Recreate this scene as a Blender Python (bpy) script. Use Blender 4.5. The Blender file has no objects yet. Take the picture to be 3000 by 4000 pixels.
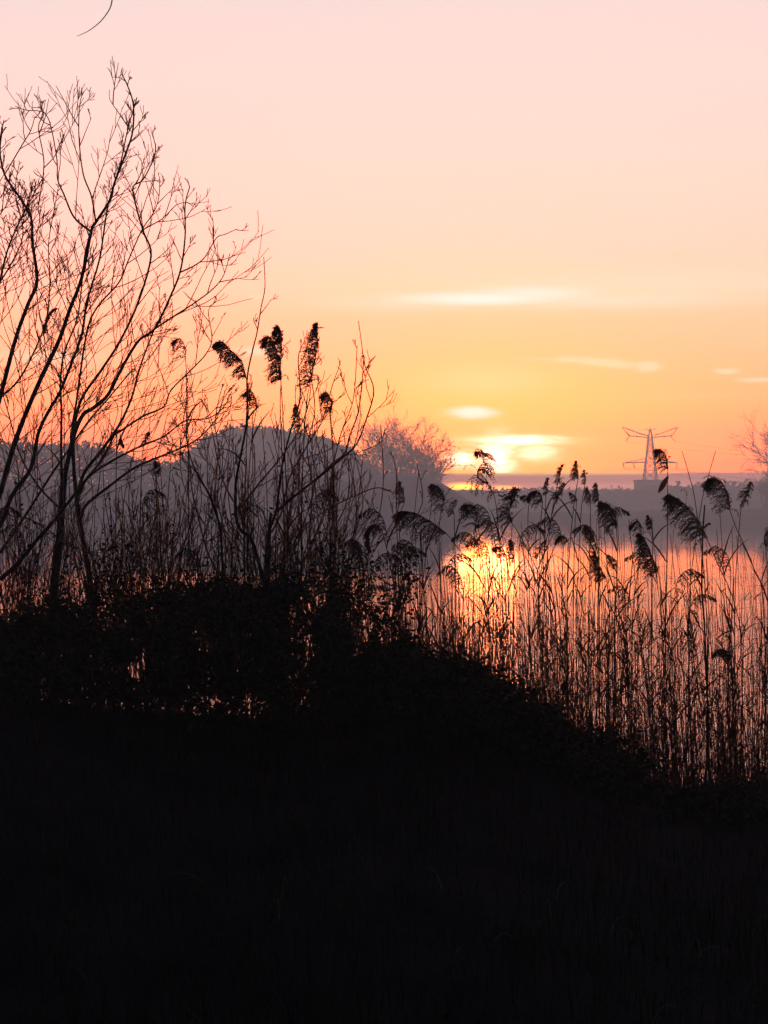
import bpy, math, random
from mathutils import Vector, Matrix, Quaternion, noise

R = math.radians
rnd = random.Random(7)
scene = bpy.context.scene
COL = scene.collection

# ------------------------------------------------------------------ camera
F = 7057.0           # focal length in pixels of the 3000 x 4000 photograph
EYE = 2.6
cam_d = bpy.data.cameras.new("camera")
cam = bpy.data.objects.new("camera", cam_d)
COL.objects.link(cam)
cam.location = (0, 0, EYE)
cam.rotation_euler = (R(90), 0, 0)
cam_d.sensor_fit = 'HORIZONTAL'
cam_d.sensor_width = 36
cam_d.lens = 36 * F / 3000
cam_d.clip_start = 0.1
cam_d.clip_end = 6000
scene.camera = cam

SUN_EL, SUN_AZ = R(2.05), R(3.3)
scene.view_settings.view_transform = 'Standard'
scene.view_settings.look = 'None'
scene.view_settings.exposure = 0
scene.view_settings.gamma = 1
scene.cycles.use_denoising = True
scene.cycles.max_bounces = 6
scene.cycles.diffuse_bounces = 2
scene.cycles.glossy_bounces = 3
scene.cycles.transmission_bounces = 4
scene.cycles.volume_bounces = 1
scene.cycles.transparent_max_bounces = 8
scene.cycles.sample_clamp_indirect = 4

sun_d = bpy.data.lights.new("sun", 'SUN')
sun_d.energy = 0.09      # veiled by the cloud on the horizon
sun_d.angle = R(2.0)
sun_d.color = (1.0, 0.15, 0.01)
sun = bpy.data.objects.new("sun", sun_d)
COL.objects.link(sun)
to_sun = Vector((math.sin(SUN_AZ) * math.cos(SUN_EL), math.cos(SUN_AZ) * math.cos(SUN_EL), math.sin(SUN_EL)))
sun.rotation_euler = to_sun.to_track_quat('Z', 'Y').to_euler()

# ------------------------------------------------------------------ node helpers
def lin(c):
    return tuple(((v / 255) / 12.92 if v / 255 <= 0.04045 else ((v / 255 + 0.055) / 1.055) ** 2.4) for v in c)

class E:
    """a float socket with arithmetic"""
    nt = None
    def __init__(s, v): s.v = v
    @staticmethod
    def m(op, *a, clamp=False):
        n = E.nt.nodes.new('ShaderNodeMath'); n.operation = op; n.use_clamp = clamp
        for i, x in enumerate(a):
            x = x.v if isinstance(x, E) else x
            if isinstance(x, (int, float)): n.inputs[i].default_value = x
            else: E.nt.links.new(x, n.inputs[i])
        return E(n.outputs[0])
    def __add__(s, o): return E.m('ADD', s, o)
    def __radd__(s, o): return E.m('ADD', o, s)
    def __sub__(s, o): return E.m('SUBTRACT', s, o)
    def __rsub__(s, o): return E.m('SUBTRACT', o, s)
    def __mul__(s, o): return E.m('MULTIPLY', s, o)
    def __rmul__(s, o): return E.m('MULTIPLY', o, s)
    def __truediv__(s, o): return E.m('DIVIDE', s, o)
    def __rtruediv__(s, o): return E.m('DIVIDE', o, s)

def smooth(x, a, b):
    n = E.nt.nodes.new('ShaderNodeMapRange'); n.interpolation_type = 'SMOOTHSTEP'
    E.nt.links.new(x.v, n.inputs[0]); n.inputs[1].default_value = a; n.inputs[2].default_value = b
    return E(n.outputs[0])

def ramp(x, lo, hi, stops):
    t = (x - lo) / (hi - lo)
    n = E.nt.nodes.new('ShaderNodeValToRGB')
    E.nt.links.new(t.v, n.inputs[0])
    el = n.color_ramp.elements
    for i, (p, c) in enumerate(stops):
        p = (p - lo) / (hi - lo)
        e = el[i] if i < 2 else el.new(p)
        e.position = p; e.color = (*c, 1)
    return n.outputs[0]

def mix(f, a, b, mode='MIX'):
    n = E.nt.nodes.new('ShaderNodeMix'); n.data_type = 'RGBA'; n.blend_type = mode
    n.clamp_factor = True
    for sock, v in ((n.inputs[0], f), (n.inputs[6], a), (n.inputs[7], b)):
        v = v.v if isinstance(v, E) else v
        if isinstance(v, (int, float)): sock.default_value = v
        elif isinstance(v, tuple): sock.default_value = (*v, 1)
        else: E.nt.links.new(v, sock)
    return n.outputs[2]

# ------------------------------------------------------------------ world: dusk sky
world = bpy.data.worlds.new("World")
scene.world = world
world.use_nodes = True
nt = world.node_tree
nt.nodes.clear()
E.nt = nt
tc = nt.nodes.new('ShaderNodeTexCoord')
sep = nt.nodes.new('ShaderNodeSeparateXYZ')
nt.links.new(tc.outputs['Generated'], sep.inputs[0])
X, Y, Z = E(sep.outputs[0]), E(sep.outputs[1]), E(sep.outputs[2])
DEG = 180 / math.pi
az = E.m('ARCTAN2', X, Y) * DEG
el = E.m('ARCSINE', Z) * DEG

def noise_tex(vec_az, vec_el, sx, sy, scale=1.0, detail=3.0, seed=0.0):
    c = nt.nodes.new('ShaderNodeCombineXYZ')
    nt.links.new((vec_az * sx).v, c.inputs[0]); nt.links.new((vec_el * sy).v, c.inputs[1])
    c.inputs[2].default_value = seed
    n = nt.nodes.new('ShaderNodeTexNoise'); n.inputs['Scale'].default_value = scale
    n.inputs['Detail'].default_value = detail
    nt.links.new(c.outputs[0], n.inputs['Vector'])
    return E(n.outputs[0])

nz1 = noise_tex(az, el, 0.35, 2.2, 1.0, 3.0, 1.3) - 0.5     # long flat streaks
nz2 = noise_tex(az, el, 1.6, 7.0, 1.0, 3.0, 5.1) - 0.5
elw = el + nz1 * 0.7 + nz2 * 0.25
azw = az + nz2 * 0.9

def S(r, g, b, k=1.0):
    return tuple(v * k for v in lin((r, g, b)))
def S3(r, g, b, kr=1.0, kg=1.0):
    v = lin((r, g, b)); return (v[0] * kr, v[1] * kg, v[2])
top_ = [(10.5, S3(253, 220, 203, 1.5)), (13, S3(249, 220, 209, 1.2)), (16, S(242, 218, 214)), (21, S(226, 208, 216)), (30, S(184, 178, 204)), (48, S(64, 76, 122)), (90, S(8, 13, 36))]
mid = ramp(elw, 0, 90, [(0, S3(215, 125, 100, 1.5)), (1.2, S3(255, 188, 50, 2.6, 1.12)), (2.1, S3(255, 205, 66, 2.6, 1.15)), (3.3, S3(255, 208, 84, 2.4, 1.15)),
                       (4.9, S3(254, 208, 134, 2.6)), (6.3, S3(254, 212, 156, 2.4)), (7.1, S3(254, 222, 176, 2.2)), (8.3, S3(253, 219, 192, 1.9))] + top_)
side = ramp(elw, 0, 90, [(0, S3(215, 125, 110, 1.3)), (1.2, S3(250, 164, 70, 3.2)), (2.1, S3(252, 180, 72, 3.2)), (3.3, S3(254, 198, 90, 3.2)),
                        (4.9, S3(254, 205, 138, 2.6)), (6.3, S3(254, 210, 158, 2.4)), (7.1, S3(254, 216, 176, 2.2)), (8.3, S3(253, 217, 191, 1.9))] + top_)
back = ramp(el, 0, 90, [(0, S(30, 30, 46)), (6, S(28, 28, 46)), (15, S(18, 24, 44)), (40, S(10, 15, 36)), (90, S(8, 13, 36))])
da = (az - SUN_AZ * DEG)
gl = E.m('EXPONENT', (da * da) * (-1 / 50.0))
glow_lr = gl
sky = mix(gl, side, mid)
sky = mix(smooth(E.m('ABSOLUTE', az), 24, 68), sky, back)

def pxaz(px): return math.degrees(math.atan((px - 1500) / F))
def pyel(py): return math.degrees(math.atan((2000 - py) / F))

def blob(px, py, sx, sy, p=1.3, slant=0.0, wob=1.0):
    """soft lens of lit cloud centred on an azimuth / elevation, sizes in degrees"""
    a0, e0 = pxaz(px), pyel(py)
    sx, sy = math.degrees(sx / F), math.degrees(sy / F)
    u = (az + nz2 * (0.5 * wob) - a0)
    v = (el + nz2 * (0.10 * wob) - e0) + u * slant
    u = u / sx; v = v / sy
    d = E.m('POWER', u * u + v * v, p)
    return E.m('EXPONENT', d * -1.0)

def add_cloud(base, terms, color):
    s = None
    for k, b in terms:
        t = b * k
        s = t if s is None else E.m('MAXIMUM', s, t)
    return mix(E.m('MINIMUM', s, 1.0), base, color)

# low cloud bank on the horizon with the bright slot under it
bank_top = 1.22 + 0 * az + nz1 * 0.10
# pale lit clouds
sky = add_cloud(sky, [(0.95, blob(1880, 1168, 330, 26, 1.1)), (0.7, blob(2080, 1152, 260, 34, 1.0)), (0.35, blob(2350, 1180, 600, 34, 1.0)),
                      (0.25, blob(1600, 1185, 400, 30, 1.0)), (0.18, blob(2600, 1130, 800, 60, 1.0))], S(255, 248, 238, 1.15))
sky = add_cloud(sky, [(0.7, blob(2225, 1408, 60, 12, 1.6)), (0.75, blob(2370, 1422, 150, 16, 1.4, 0.10)), (0.75, blob(2530, 1438, 50, 22, 2.2)),
                      (0.3, blob(2120, 1404, 70, 6, 1.2)), (0.8, blob(2835, 1460, 50, 11, 1.5)), (0.75, blob(2960, 1495, 90, 9, 1.5)),
                      (0.15, blob(2700, 1555, 260, 12, 1.2)), (0.8, blob(1010, 1372, 75, 16, 1.2)), (0.5, blob(180, 1405, 190, 26, 1.2)),
                      (0.3, blob(1010, 1160, 40, 8, 1.2))], S(255, 238, 196, 1.1))
# darker thin streaks right of the sun
sky = add_cloud(sky, [(0.30, blob(2260, 1775, 210, 12, 1.2)), (0.25, blob(2480, 1800, 300, 16, 1.2)), (0.5, blob(2500, 1833, 260, 8, 1.2)), (0.3, blob(2900, 1815, 300, 20, 1.2))], S(233, 128, 84))
sky = add_cloud(sky, [(0.5, blob(2290, 1742, 90, 12, 1.3, -0.08)), (0.35, blob(2150, 1690, 260, 12, 1.2))], S(255, 216, 110))
# veiled sun burning through
sky = add_cloud(sky, [(0.93, blob(1900, 1745, 560, 300, 0.85))], (6.5, 0.98, 0.05))
sky = add_cloud(sky, [(1.0, blob(1848, 1612, 92, 24, 1.5)), (0.12, blob(1900, 1490, 240, 60, 1.2))], (2.0, 1.5, 1.15))
sky = add_cloud(sky, [(1.0, blob(1940, 1788, 62, 76, 1.15, 0, 2.0)), (1.0, blob(2015, 1722, 160, 19, 1.1, 0, 2.0)), (0.95, blob(1805, 1794, 58, 27, 1.1, 0, 2.0)), (0.6, blob(2090, 1768, 75, 30, 1.0, 0, 2.0))], (7.5, 3.2, 2.1))
# horizon bank
bm = 1.0 - smooth(el - bank_top, -0.03, 0.04)
bm = bm * (1.0 - 0.0)
bank_c = mix(gl, S(196, 120, 112), S(196, 110, 98))
slot = E.m('EXPONENT', E.m('POWER', (el - 0.80 + nz2 * 0.05) / 0.10, 2.0) * -1.0)
edge = E.m('EXPONENT', E.m('POWER', (el - (bank_top - 0.02)) / 0.045, 2.0) * -1.0)
right = smooth(az, 1.0, 4.5)
mixb = mix(smooth(E.m('ABSOLUTE', az), 20, 60), bank_c, S(64, 56, 74))
sky = mix(bm, sky, mixb)
sky = mix(slot * 0.75 * (1.0 - smooth(E.m('ABSOLUTE', az), 14, 30)), sky, S(248, 158, 138))
sky = mix(edge * right * 0.9 * (1.0 - smooth(az, 6.5, 9.0)), sky, S(255, 205, 110))
sky = add_cloud(sky, [(1.0, blob(1815, 1902, 70, 13, 1.4)), (0.5, blob(1965, 1908, 50, 9, 1.4))], (9.0, 2.2, 0.12))

# the light above the haze layer is stronger than what reaches the eye through it
HAZE = 0.0022
tau = E.m('MINIMUM', 49.4 / E.m('MAXIMUM', Z, 0.02), 1080.0) * (HAZE * 0.66)
km = E.m('EXPONENT', tau)
kc = nt.nodes.new('ShaderNodeCombineXYZ')
for i_ in range(3): nt.links.new(km.v, kc.inputs[i_])
vm = nt.nodes.new('ShaderNodeVectorMath'); vm.operation = 'MULTIPLY'
nt.links.new(sky, vm.inputs[0]); nt.links.new(kc.outputs[0], vm.inputs[1])
sky = vm.outputs[0]
nish = nt.nodes.new('ShaderNodeTexSky')
nish.sky_type = 'NISHITA'; nish.sun_disc = False
nish.sun_elevation = SUN_EL; nish.sun_rotation = SUN_AZ
nish.dust_density = 2.0
bg1 = nt.nodes.new('ShaderNodeBackground'); bg2 = nt.nodes.new('ShaderNodeBackground')
addn = nt.nodes.new('ShaderNodeAddShader'); wout = nt.nodes.new('ShaderNodeOutputWorld')
nt.links.new(nish.outputs[0], bg1.inputs[0]); bg1.inputs[1].default_value = 0.012
nt.links.new(sky, bg2.inputs[0]); bg2.inputs[1].default_value = 1.0
nt.links.new(bg1.outputs[0], addn.inputs[0]); nt.links.new(bg2.outputs[0], addn.inputs[1])
nt.links.new(addn.outputs[0], wout.inputs[0])

# ------------------------------------------------------------------ materials
def mat(name, c1, c2, scale=6.0, rough=0.8, transl=0.0, tcol=None, spec=0.3, bump=0.0):
    m = bpy.data.materials.new(name); m.use_nodes = True
    t = m.node_tree; t.nodes.clear(); E.nt = t
    out = t.nodes.new('ShaderNodeOutputMaterial')
    pb = t.nodes.new('ShaderNodeBsdfPrincipled')
    co = t.nodes.new('ShaderNodeTexCoord')
    nz = t.nodes.new('ShaderNodeTexNoise'); nz.inputs['Scale'].default_value = scale; nz.inputs['Detail'].default_value = 4
    t.links.new(co.outputs['Object'], nz.inputs['Vector'])
    c = mix(smooth(E(nz.outputs[0]), 0.3, 0.7), c1, c2)
    t.links.new(c, pb.inputs['Base Color'])
    pb.inputs['Roughness'].default_value = rough
    pb.inputs['Specular IOR Level'].default_value = spec
    if bump:
        b = t.nodes.new('ShaderNodeBump'); b.inputs['Strength'].default_value = bump; b.inputs['Distance'].default_value = 0.02
        t.links.new(nz.outputs[0], b.inputs['Height']); t.links.new(b.outputs[0], pb.inputs['Normal'])
    if transl:
        tr = t.nodes.new('ShaderNodeBsdfTranslucent'); ms = t.nodes.new('ShaderNodeMixShader')
        tr.inputs[0].default_value = (*(tcol or c2), 1)
        ms.inputs[0].default_value = transl
        t.links.new(pb.outputs[0], ms.inputs[1]); t.links.new(tr.outputs[0], ms.inputs[2])
        t.links.new(ms.outputs[0], out.inputs[0])
    else:
        t.links.new(pb.outputs[0], out.inputs[0])
    return m

M = {}
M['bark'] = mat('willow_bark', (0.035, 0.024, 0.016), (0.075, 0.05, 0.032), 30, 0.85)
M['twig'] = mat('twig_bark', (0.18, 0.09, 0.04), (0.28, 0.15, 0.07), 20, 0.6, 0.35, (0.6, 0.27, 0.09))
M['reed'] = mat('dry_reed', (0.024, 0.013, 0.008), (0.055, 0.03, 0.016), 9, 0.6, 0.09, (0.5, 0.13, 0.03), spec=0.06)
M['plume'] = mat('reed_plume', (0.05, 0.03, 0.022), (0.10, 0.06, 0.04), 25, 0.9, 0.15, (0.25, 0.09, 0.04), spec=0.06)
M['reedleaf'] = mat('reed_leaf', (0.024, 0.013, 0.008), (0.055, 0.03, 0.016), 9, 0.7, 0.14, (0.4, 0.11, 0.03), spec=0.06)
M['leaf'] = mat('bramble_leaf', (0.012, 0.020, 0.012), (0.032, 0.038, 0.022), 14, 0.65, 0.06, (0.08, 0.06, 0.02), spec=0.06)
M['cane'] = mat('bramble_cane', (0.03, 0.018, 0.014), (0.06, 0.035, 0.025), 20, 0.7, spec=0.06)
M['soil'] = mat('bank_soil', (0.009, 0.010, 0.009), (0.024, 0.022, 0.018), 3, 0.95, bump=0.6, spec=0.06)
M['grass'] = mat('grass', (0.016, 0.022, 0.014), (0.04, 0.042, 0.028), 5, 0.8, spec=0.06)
M['drygrass'] = mat('dry_grass', (0.30, 0.26, 0.20), (0.42, 0.36, 0.28), 10, 0.8)
M['deadgrass'] = mat('dead_grass', (0.10, 0.09, 0.07), (0.17, 0.15, 0.11), 10, 0.8)
M['farland'] = mat('far_land', (0.04, 0.045, 0.03), (0.07, 0.065, 0.05), 0.02, 0.95)
M['fartree'] = mat('far_tree_bark', (0.07, 0.035, 0.02), (0.12, 0.055, 0.03), 0.5, 0.9, 0.3, (0.5, 0.13, 0.03))
M['farcrown'] = mat('far_foliage', (0.025, 0.035, 0.022), (0.05, 0.055, 0.035), 0.2, 0.9)
M['steel'] = mat('galvanised_steel', (0.22, 0.2, 0.2), (0.32, 0.3, 0.3), 0.6, 0.5)
M['render'] = mat('wall_render', (0.20, 0.19, 0.19), (0.26, 0.25, 0.24), 0.3, 0.9)
M['slate'] = mat('roof_slate', (0.06, 0.06, 0.07), (0.09, 0.09, 0.10), 0.6, 0.8)
M['glass'] = mat('window_glass', (0.02, 0.02, 0.025), (0.03, 0.03, 0.035), 1, 0.15, spec=0.5)

wm = bpy.data.materials.new('lake_water'); wm.use_nodes = True
t = wm.node_tree; E.nt = t
pb = t.nodes['Principled BSDF']
pb.inputs['Base Color'].default_value = (0.015, 0.016, 0.018, 1)
pb.inputs['IOR'].default_value = 1.33
co = t.nodes.new('ShaderNodeTexCoord')
sp = t.nodes.new('ShaderNodeSeparateXYZ'); t.links.new(co.outputs['Object'], sp.inputs[0])
mp = t.nodes.new('ShaderNodeMapping'); mp.inputs['Scale'].default_value = (0.55, 1.6, 1)
t.links.new(co.outputs['Object'], mp.inputs[0])
n1 = t.nodes.new('ShaderNodeTexNoise'); n1.inputs['Scale'].default_value = 1.3; n1.inputs['Detail'].default_value = 3
t.links.new(mp.outputs[0], n1.inputs['Vector'])
mp2 = t.nodes.new('ShaderNodeMapping'); mp2.inputs['Scale'].default_value = (0.02, 0.09, 1)
t.links.new(co.outputs['Object'], mp2.inputs[0])
n2 = t.nodes.new('ShaderNodeTexNoise'); n2.inputs['Scale'].default_value = 1.0; n2.inputs['Detail'].default_value = 2
t.links.new(mp2.outputs[0], n2.inputs['Vector'])
near = 1.0 - smooth(E(sp.outputs[1]), 30, 92)
near2 = 1.0 - smooth(E(sp.outputs[1]), 18, 55)
amp = near2 * 0.7 + near * (0.3 + 1.1 * smooth(E(n2.outputs[0]), 0.35, 0.65)) + 0.02 + 0.06 * smooth(E(n2.outputs[0]), 0.5, 0.7)
h = (E(n1.outputs[0]) * amp)
bp = t.nodes.new('ShaderNodeBump'); bp.inputs['Strength'].default_value = 1.0; bp.inputs['Distance'].default_value = 0.036
t.links.new(h.v, bp.inputs['Height']); t.links.new(bp.outputs[0], pb.inputs['Normal'])
t.links.new((near * 0.08 + 0.035).v, pb.inputs['Roughness'])
M['water'] = wm

# ------------------------------------------------------------------ mesh building
def P(px, py, Yd):
    """a point at ground distance Yd seen at this pixel of the photograph"""
    return Vector(((px - 1500) / F * Yd, Yd, EYE - (py - 2000) / F * Yd))

class MB:
    def __init__(s): s.v = []; s.f = []
    def tube(s, pts, r0, r1=None, n=4, radii=None):
        L = len(pts)
        if L < 2: return
        if radii is None:
            r1 = r0 if r1 is None else r1
            radii = [r0 + (r1 - r0) * i / (L - 1) for i in range(L)]
        b0 = len(s.v)
        for i, p in enumerate(pts):
            d = (pts[min(i + 1, L - 1)] - pts[max(i - 1, 0)])
            if d.length < 1e-9: d = Vector((0, 0, 1))
            d.normalize()
            a = d.cross(Vector((0.31, 0.95, 0.05))); 
            if a.length < 1e-3: a = d.cross(Vector((1, 0, 0)))
            a.normalize(); b = d.cross(a)
            for k in range(n):
                w = 2 * math.pi * k / n
                s.v.append(p + (a * math.cos(w) + b * math.sin(w)) * radii[i])
        for i in range(L - 1):
            for k in range(n):
                q = b0 + i * n
                s.f.append((q + k, q + (k + 1) % n, q + n + (k + 1) % n, q + n + k))
        s.f.append(tuple(b0 + k for k in range(n))[::-1])
        s.f.append(tuple(b0 + (L - 1) * n + k for k in range(n)))
    def ribbon(s, pts, widths, up=None, twist=0.0):
        b0 = len(s.v); L = len(pts)
        for i, p in enumerate(pts):
            d = (pts[min(i + 1, L - 1)] - pts[max(i - 1, 0)]).normalized()
            a = d.cross(up or Vector((0, 1, 0.1)))
            if a.length < 1e-3: a = Vector((1, 0, 0))
            a.normalize()
            if twist: a = Quaternion(d, twist * i / L) @ a
            s.v.append(p - a * widths[i] / 2); s.v.append(p + a * widths[i] / 2)
        for i in range(L - 1):
            q = b0 + 2 * i
            s.f.append((q, q + 1, q + 3, q + 2))
    def leaf(s, p, d, nrm, ln, wd):
        a = d.cross(nrm)
        if a.length < 1e-4: a = Vector((1, 0, 0))
        a.normalize(); n2 = a.cross(d)
        b0 = len(s.v)
        s.v += [p, p + d * ln * 0.35 + a * wd * 0.5 + n2 * ln * 0.08, p + d * ln, p + d * ln * 0.35 - a * wd * 0.5 + n2 * ln * 0.08,
                p + d * ln * 0.72 + a * wd * 0.36, p + d * ln * 0.72 - a * wd * 0.36]
        s.f += [(b0, b0 + 1, b0 + 4, b0 + 2), (b0, b0 + 2, b0 + 5, b0 + 3)]
    def box(s, a, b):
        b0 = len(s.v)
        for z in (a[2], b[2]):
            s.v += [Vector((a[0], a[1], z)), Vector((b[0], a[1], z)), Vector((b[0], b[1], z)), Vector((a[0], b[1], z))]
        for f in ((0, 3, 2, 1), (4, 5, 6, 7), (0, 1, 5, 4), (1, 2, 6, 5), (2, 3, 7, 6), (3, 0, 4, 7)):
            s.f.append(tuple(b0 + i for i in f))
    def build(s, name, m, parent=None, smooth_=False):
        me = bpy.data.meshes.new(name)
        off = parent.matrix_basis.translation if parent is not None else Vector((0, 0, 0))
        if parent is not None and parent.parent is not None: off = off + parent.parent.matrix_basis.translation
        me.from_pydata([tuple(v - off) for v in s.v], [], s.f)
        me.materials.append(m)
        if smooth_: me.polygons.foreach_set('use_smooth', [True] * len(me.polygons))
        o = bpy.data.objects.new(name, me); COL.objects.link(o)
        if parent is not None: o.parent = parent
        return o

def tag(o, label=None, cat=None, group=None, kind=None):
    if label: o['label'] = label
    if cat: o['category'] = cat
    if group: o['group'] = group
    if kind: o['kind'] = kind
    return o

def empty(name, loc, label, cat, group=None):
    o = bpy.data.objects.new(name, None); COL.objects.link(o); o.location = loc
    o.empty_display_size = 0.1
    return tag(o, label, cat, group)

def catmull(pts, k=5):
    out = []
    for i in range(len(pts) - 1):
        p0 = pts[max(i - 1, 0)]; p1 = pts[i]; p2 = pts[i + 1]; p3 = pts[min(i + 2, len(pts) - 1)]
        for j in range(k):
            t_ = j / k
            out.append(0.5 * ((2 * p1) + (p2 - p0) * t_ + (2 * p0 - 5 * p1 + 4 * p2 - p3) * t_ ** 2 + (3 * p1 - p0 - 3 * p2 + p3) * t_ ** 3))
    out.append(pts[-1].copy())
    return out

# ------------------------------------------------------------------ ground, water, land
CONT = [(-2500, 2520), (-400, 2500), (0, 2450), (150, 2410), (300, 2400), (500, 2415), (750, 2320), (1000, 2305), (1200, 2325), (1400, 2400), (1500, 2500), (1650, 2565),
        (1800, 2620), (1950, 2720), (2100, 2800), (2250, 2880), (2350, 2950), (2450, 3030), (2600, 3095), (2800, 3115), (3000, 3080), (3400, 3050), (5500, 3000)]
CREST = [(-2500, 2720), (0, 2720), (300, 2750), (600, 2770), (900, 2810), (1200, 2790), (1500, 2780), (1800, 2870), (2100, 2960), (2400, 3090), (2600, 3150), (3000, 3160), (5500, 3100)]
def interp(tab, x):
    if x <= tab[0][0]: return tab[0][1]
    for (a, ya), (b, yb) in zip(tab, tab[1:]):
        if x <= b: return ya + (yb - ya) * (x - a) / (b - a)
    return tab[-1][1]
CY = 7.4
def ground(x, y):
    px = 1500 + x / CY * F
    zc = EYE - (interp(CREST, px) - 2000) / F * CY
    base = 1.02
    n = noise.noise(Vector((x * 0.7, y * 0.7, 0))) * 0.09 + noise.noise(Vector((x * 2.7, y * 2.7, 4))) * 0.03
    if y < CY:
        t_ = max(0.0, min(1.0, (y - 4.0) / (CY - 4.0))); t_ = t_ * t_ * (3 - 2 * t_)
        return base + (zc - base) * t_ + n * (1.2 - 0.6 * t_)
    t_ = min(1.0, (y - CY) / 3.2); t_ = t_ * t_ * (3 - 2 * t_)
    return zc + (-0.9 - zc) * t_ + n
g = MB()
xs = [i * 0.25 for i in range(-48, 49)]
xs = [-90, -50, -30, -20] + xs + [20, 30, 50, 90]
ys = [-25, -12, -5, 0, 2] + [3 + i * 0.2 for i in range(0, 46)] + [14, 20]
for y in ys:
    for x in xs: g.v.append(Vector((x, y, ground(x, y))))
W = len(xs)
for j in range(len(ys) - 1):
    for i in range(W - 1): g.f.append((j * W + i, j * W + i + 1, (j + 1) * W + i + 1, (j + 1) * W + i))
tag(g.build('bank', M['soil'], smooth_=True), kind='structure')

w = MB(); w.v = [Vector((-640, 7.6, 0)), Vector((640, 7.6, 0)), Vector((640, 1040, 0)), Vector((-640, 1040, 0))]; w.f = [(0, 1, 2, 3)]
tag(w.build('water', M['water']), kind='structure')

def ridge(name, prof, Yd, depth, base_z, step=4.0, rough=0.4, m='farland'):
    """solid rolling land whose skyline follows prof (list of px, py)"""
    b = MB()
    px = prof[0][0]; cols = []
    while px <= prof[-1][0]:
        cols.append(px); px += step * F / Yd
    rows = 9
    for j in range(rows):
        t_ = j / (rows - 1)
        for c in cols:
            y = Yd - depth / 2 + depth * t_
            x = (c - 1500) / F * Yd
            top = EYE - (interp(prof, c) - 2000) / F * Yd
            k = math.sin(math.pi * t_) ** 0.6 if 0 < t_ < 1 else 0
            z = base_z + (top - base_z) * k + k * rough * noise.noise(Vector((x * 0.06, y * 0.05, 3))) * 2
            b.v.append(Vector((x, y, z)))
    W_ = len(cols)
    for j in range(rows - 1):
        for i in range(W_ - 1): b.f.append((j * W_ + i, j * W_ + i + 1, (j + 1) * W_ + i + 1, (j + 1) * W_ + i))
    return tag(b.build(name, M[m], smooth_=True), kind='structure')
ridge('hills', [(-3500, 1880), (-500, 1890), (700, 1905), (1400, 1908), (1900, 1916), (2450, 1912), (2700, 1905), (3200, 1890), (6000, 1880)], 880, 170, -1.0, 10, 0.8)
ridge('far_shore', [(1200, 2010), (1800, 2008), (2050, 1998), (2240, 2001), (2350, 2012), (2440, 2000), (2620, 1992), (3000, 1988), (5000, 1985)], 470, 110, -0.8, 5, 0.3)

ridge('headland', [(1240, 1995), (1330, 1900), (1420, 1858), (1500, 1850), (1620, 1854), (1680, 1866), (1735, 1892), (1790, 1925), (1880, 1992)], 400, 40, -0.8, 3, 0.25)
# woods and trees over the water
def crown_leaves(b, c, rad, n, size, squash=1.0):
    for _ in range(n):
        d = Vector((rnd.gauss(0, 1), rnd.gauss(0, 1), rnd.gauss(0, 1))).normalized()
        r_ = rnd.random() ** 0.4
        p = c + Vector((d.x * rad[0], d.y * rad[1], d.z * rad[2])) * r_
        q = Vector((rnd.gauss(0, 1), rnd.gauss(0, 1), rnd.gauss(0, 1))).normalized()
        u = Vector((rnd.gauss(0, 1), rnd.gauss(0, 1), rnd.gauss(0, 1))).normalized()
        s_ = size * rnd.uniform(0.5, 1.4)
        b.leaf(p, q, u, s_, s_ * 0.9)

def wood(name, prof, Yd, depth, label, n, size):
    b = MB()
    lo, hi = prof[0][0], prof[-1][0]
    for _ in range(n):
        px = rnd.uniform(lo, hi)
        y = Yd + rnd.uniform(-depth / 2, depth / 2)
        top = EYE - (interp(prof, px) - 2000) / F * Yd
        k = 1 - (2 * (y - Yd) / depth) ** 4
        x = (px - 1500) / F * Yd
        lump = (noise.noise(Vector((x * 0.22, y * 0.2, 7))) * 1.3 + noise.noise(Vector((x * .9, y * .3, 17))) * .9) * Yd / 500
        z = (top * k + lump - size * 0.5) * (1 - rnd.random() ** 2.0) + abs(rnd.gauss(0, .7)) * size * (rnd.random() < .5)
        q = Vector((rnd.gauss(0, 1), rnd.gauss(0, .5), rnd.gauss(0, 1))).normalized()
        u = Vector((rnd.gauss(0, .3), -1, rnd.gauss(0, .3))).normalized()
        s_ = size * rnd.uniform(0.5, 1.3)
        b.leaf(Vector((x, y, max(z, 0.1))), q, u, s_ * 1.3, s_ * 0.6)
    return tag(b.build(name, M['farcrown']), label, 'wood', kind='stuff')
wood('far_wood', [(600, 1990), (660, 1860), (730, 1790), (810, 1716), (900, 1684), (1010, 1676), (1120, 1690), (1260, 1716), (1370, 1765), (1440, 1825), (1510, 1900), (1580, 1990)],
     560, 40, 'rounded grove of dense trees fading into haze across the lake', 60000, 0.95)
wood('wooded_shore', [(-1400, 1700), (-200, 1735), (200, 1742), (420, 1752), (560, 1810), (640, 1812), (800, 1828), (1000, 1850), (1300, 1880), (1420, 1900), (1500, 1990)],
     400, 30, 'dark low wood on the left shore behind the willow branches', 60000, 0.7)

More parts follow.
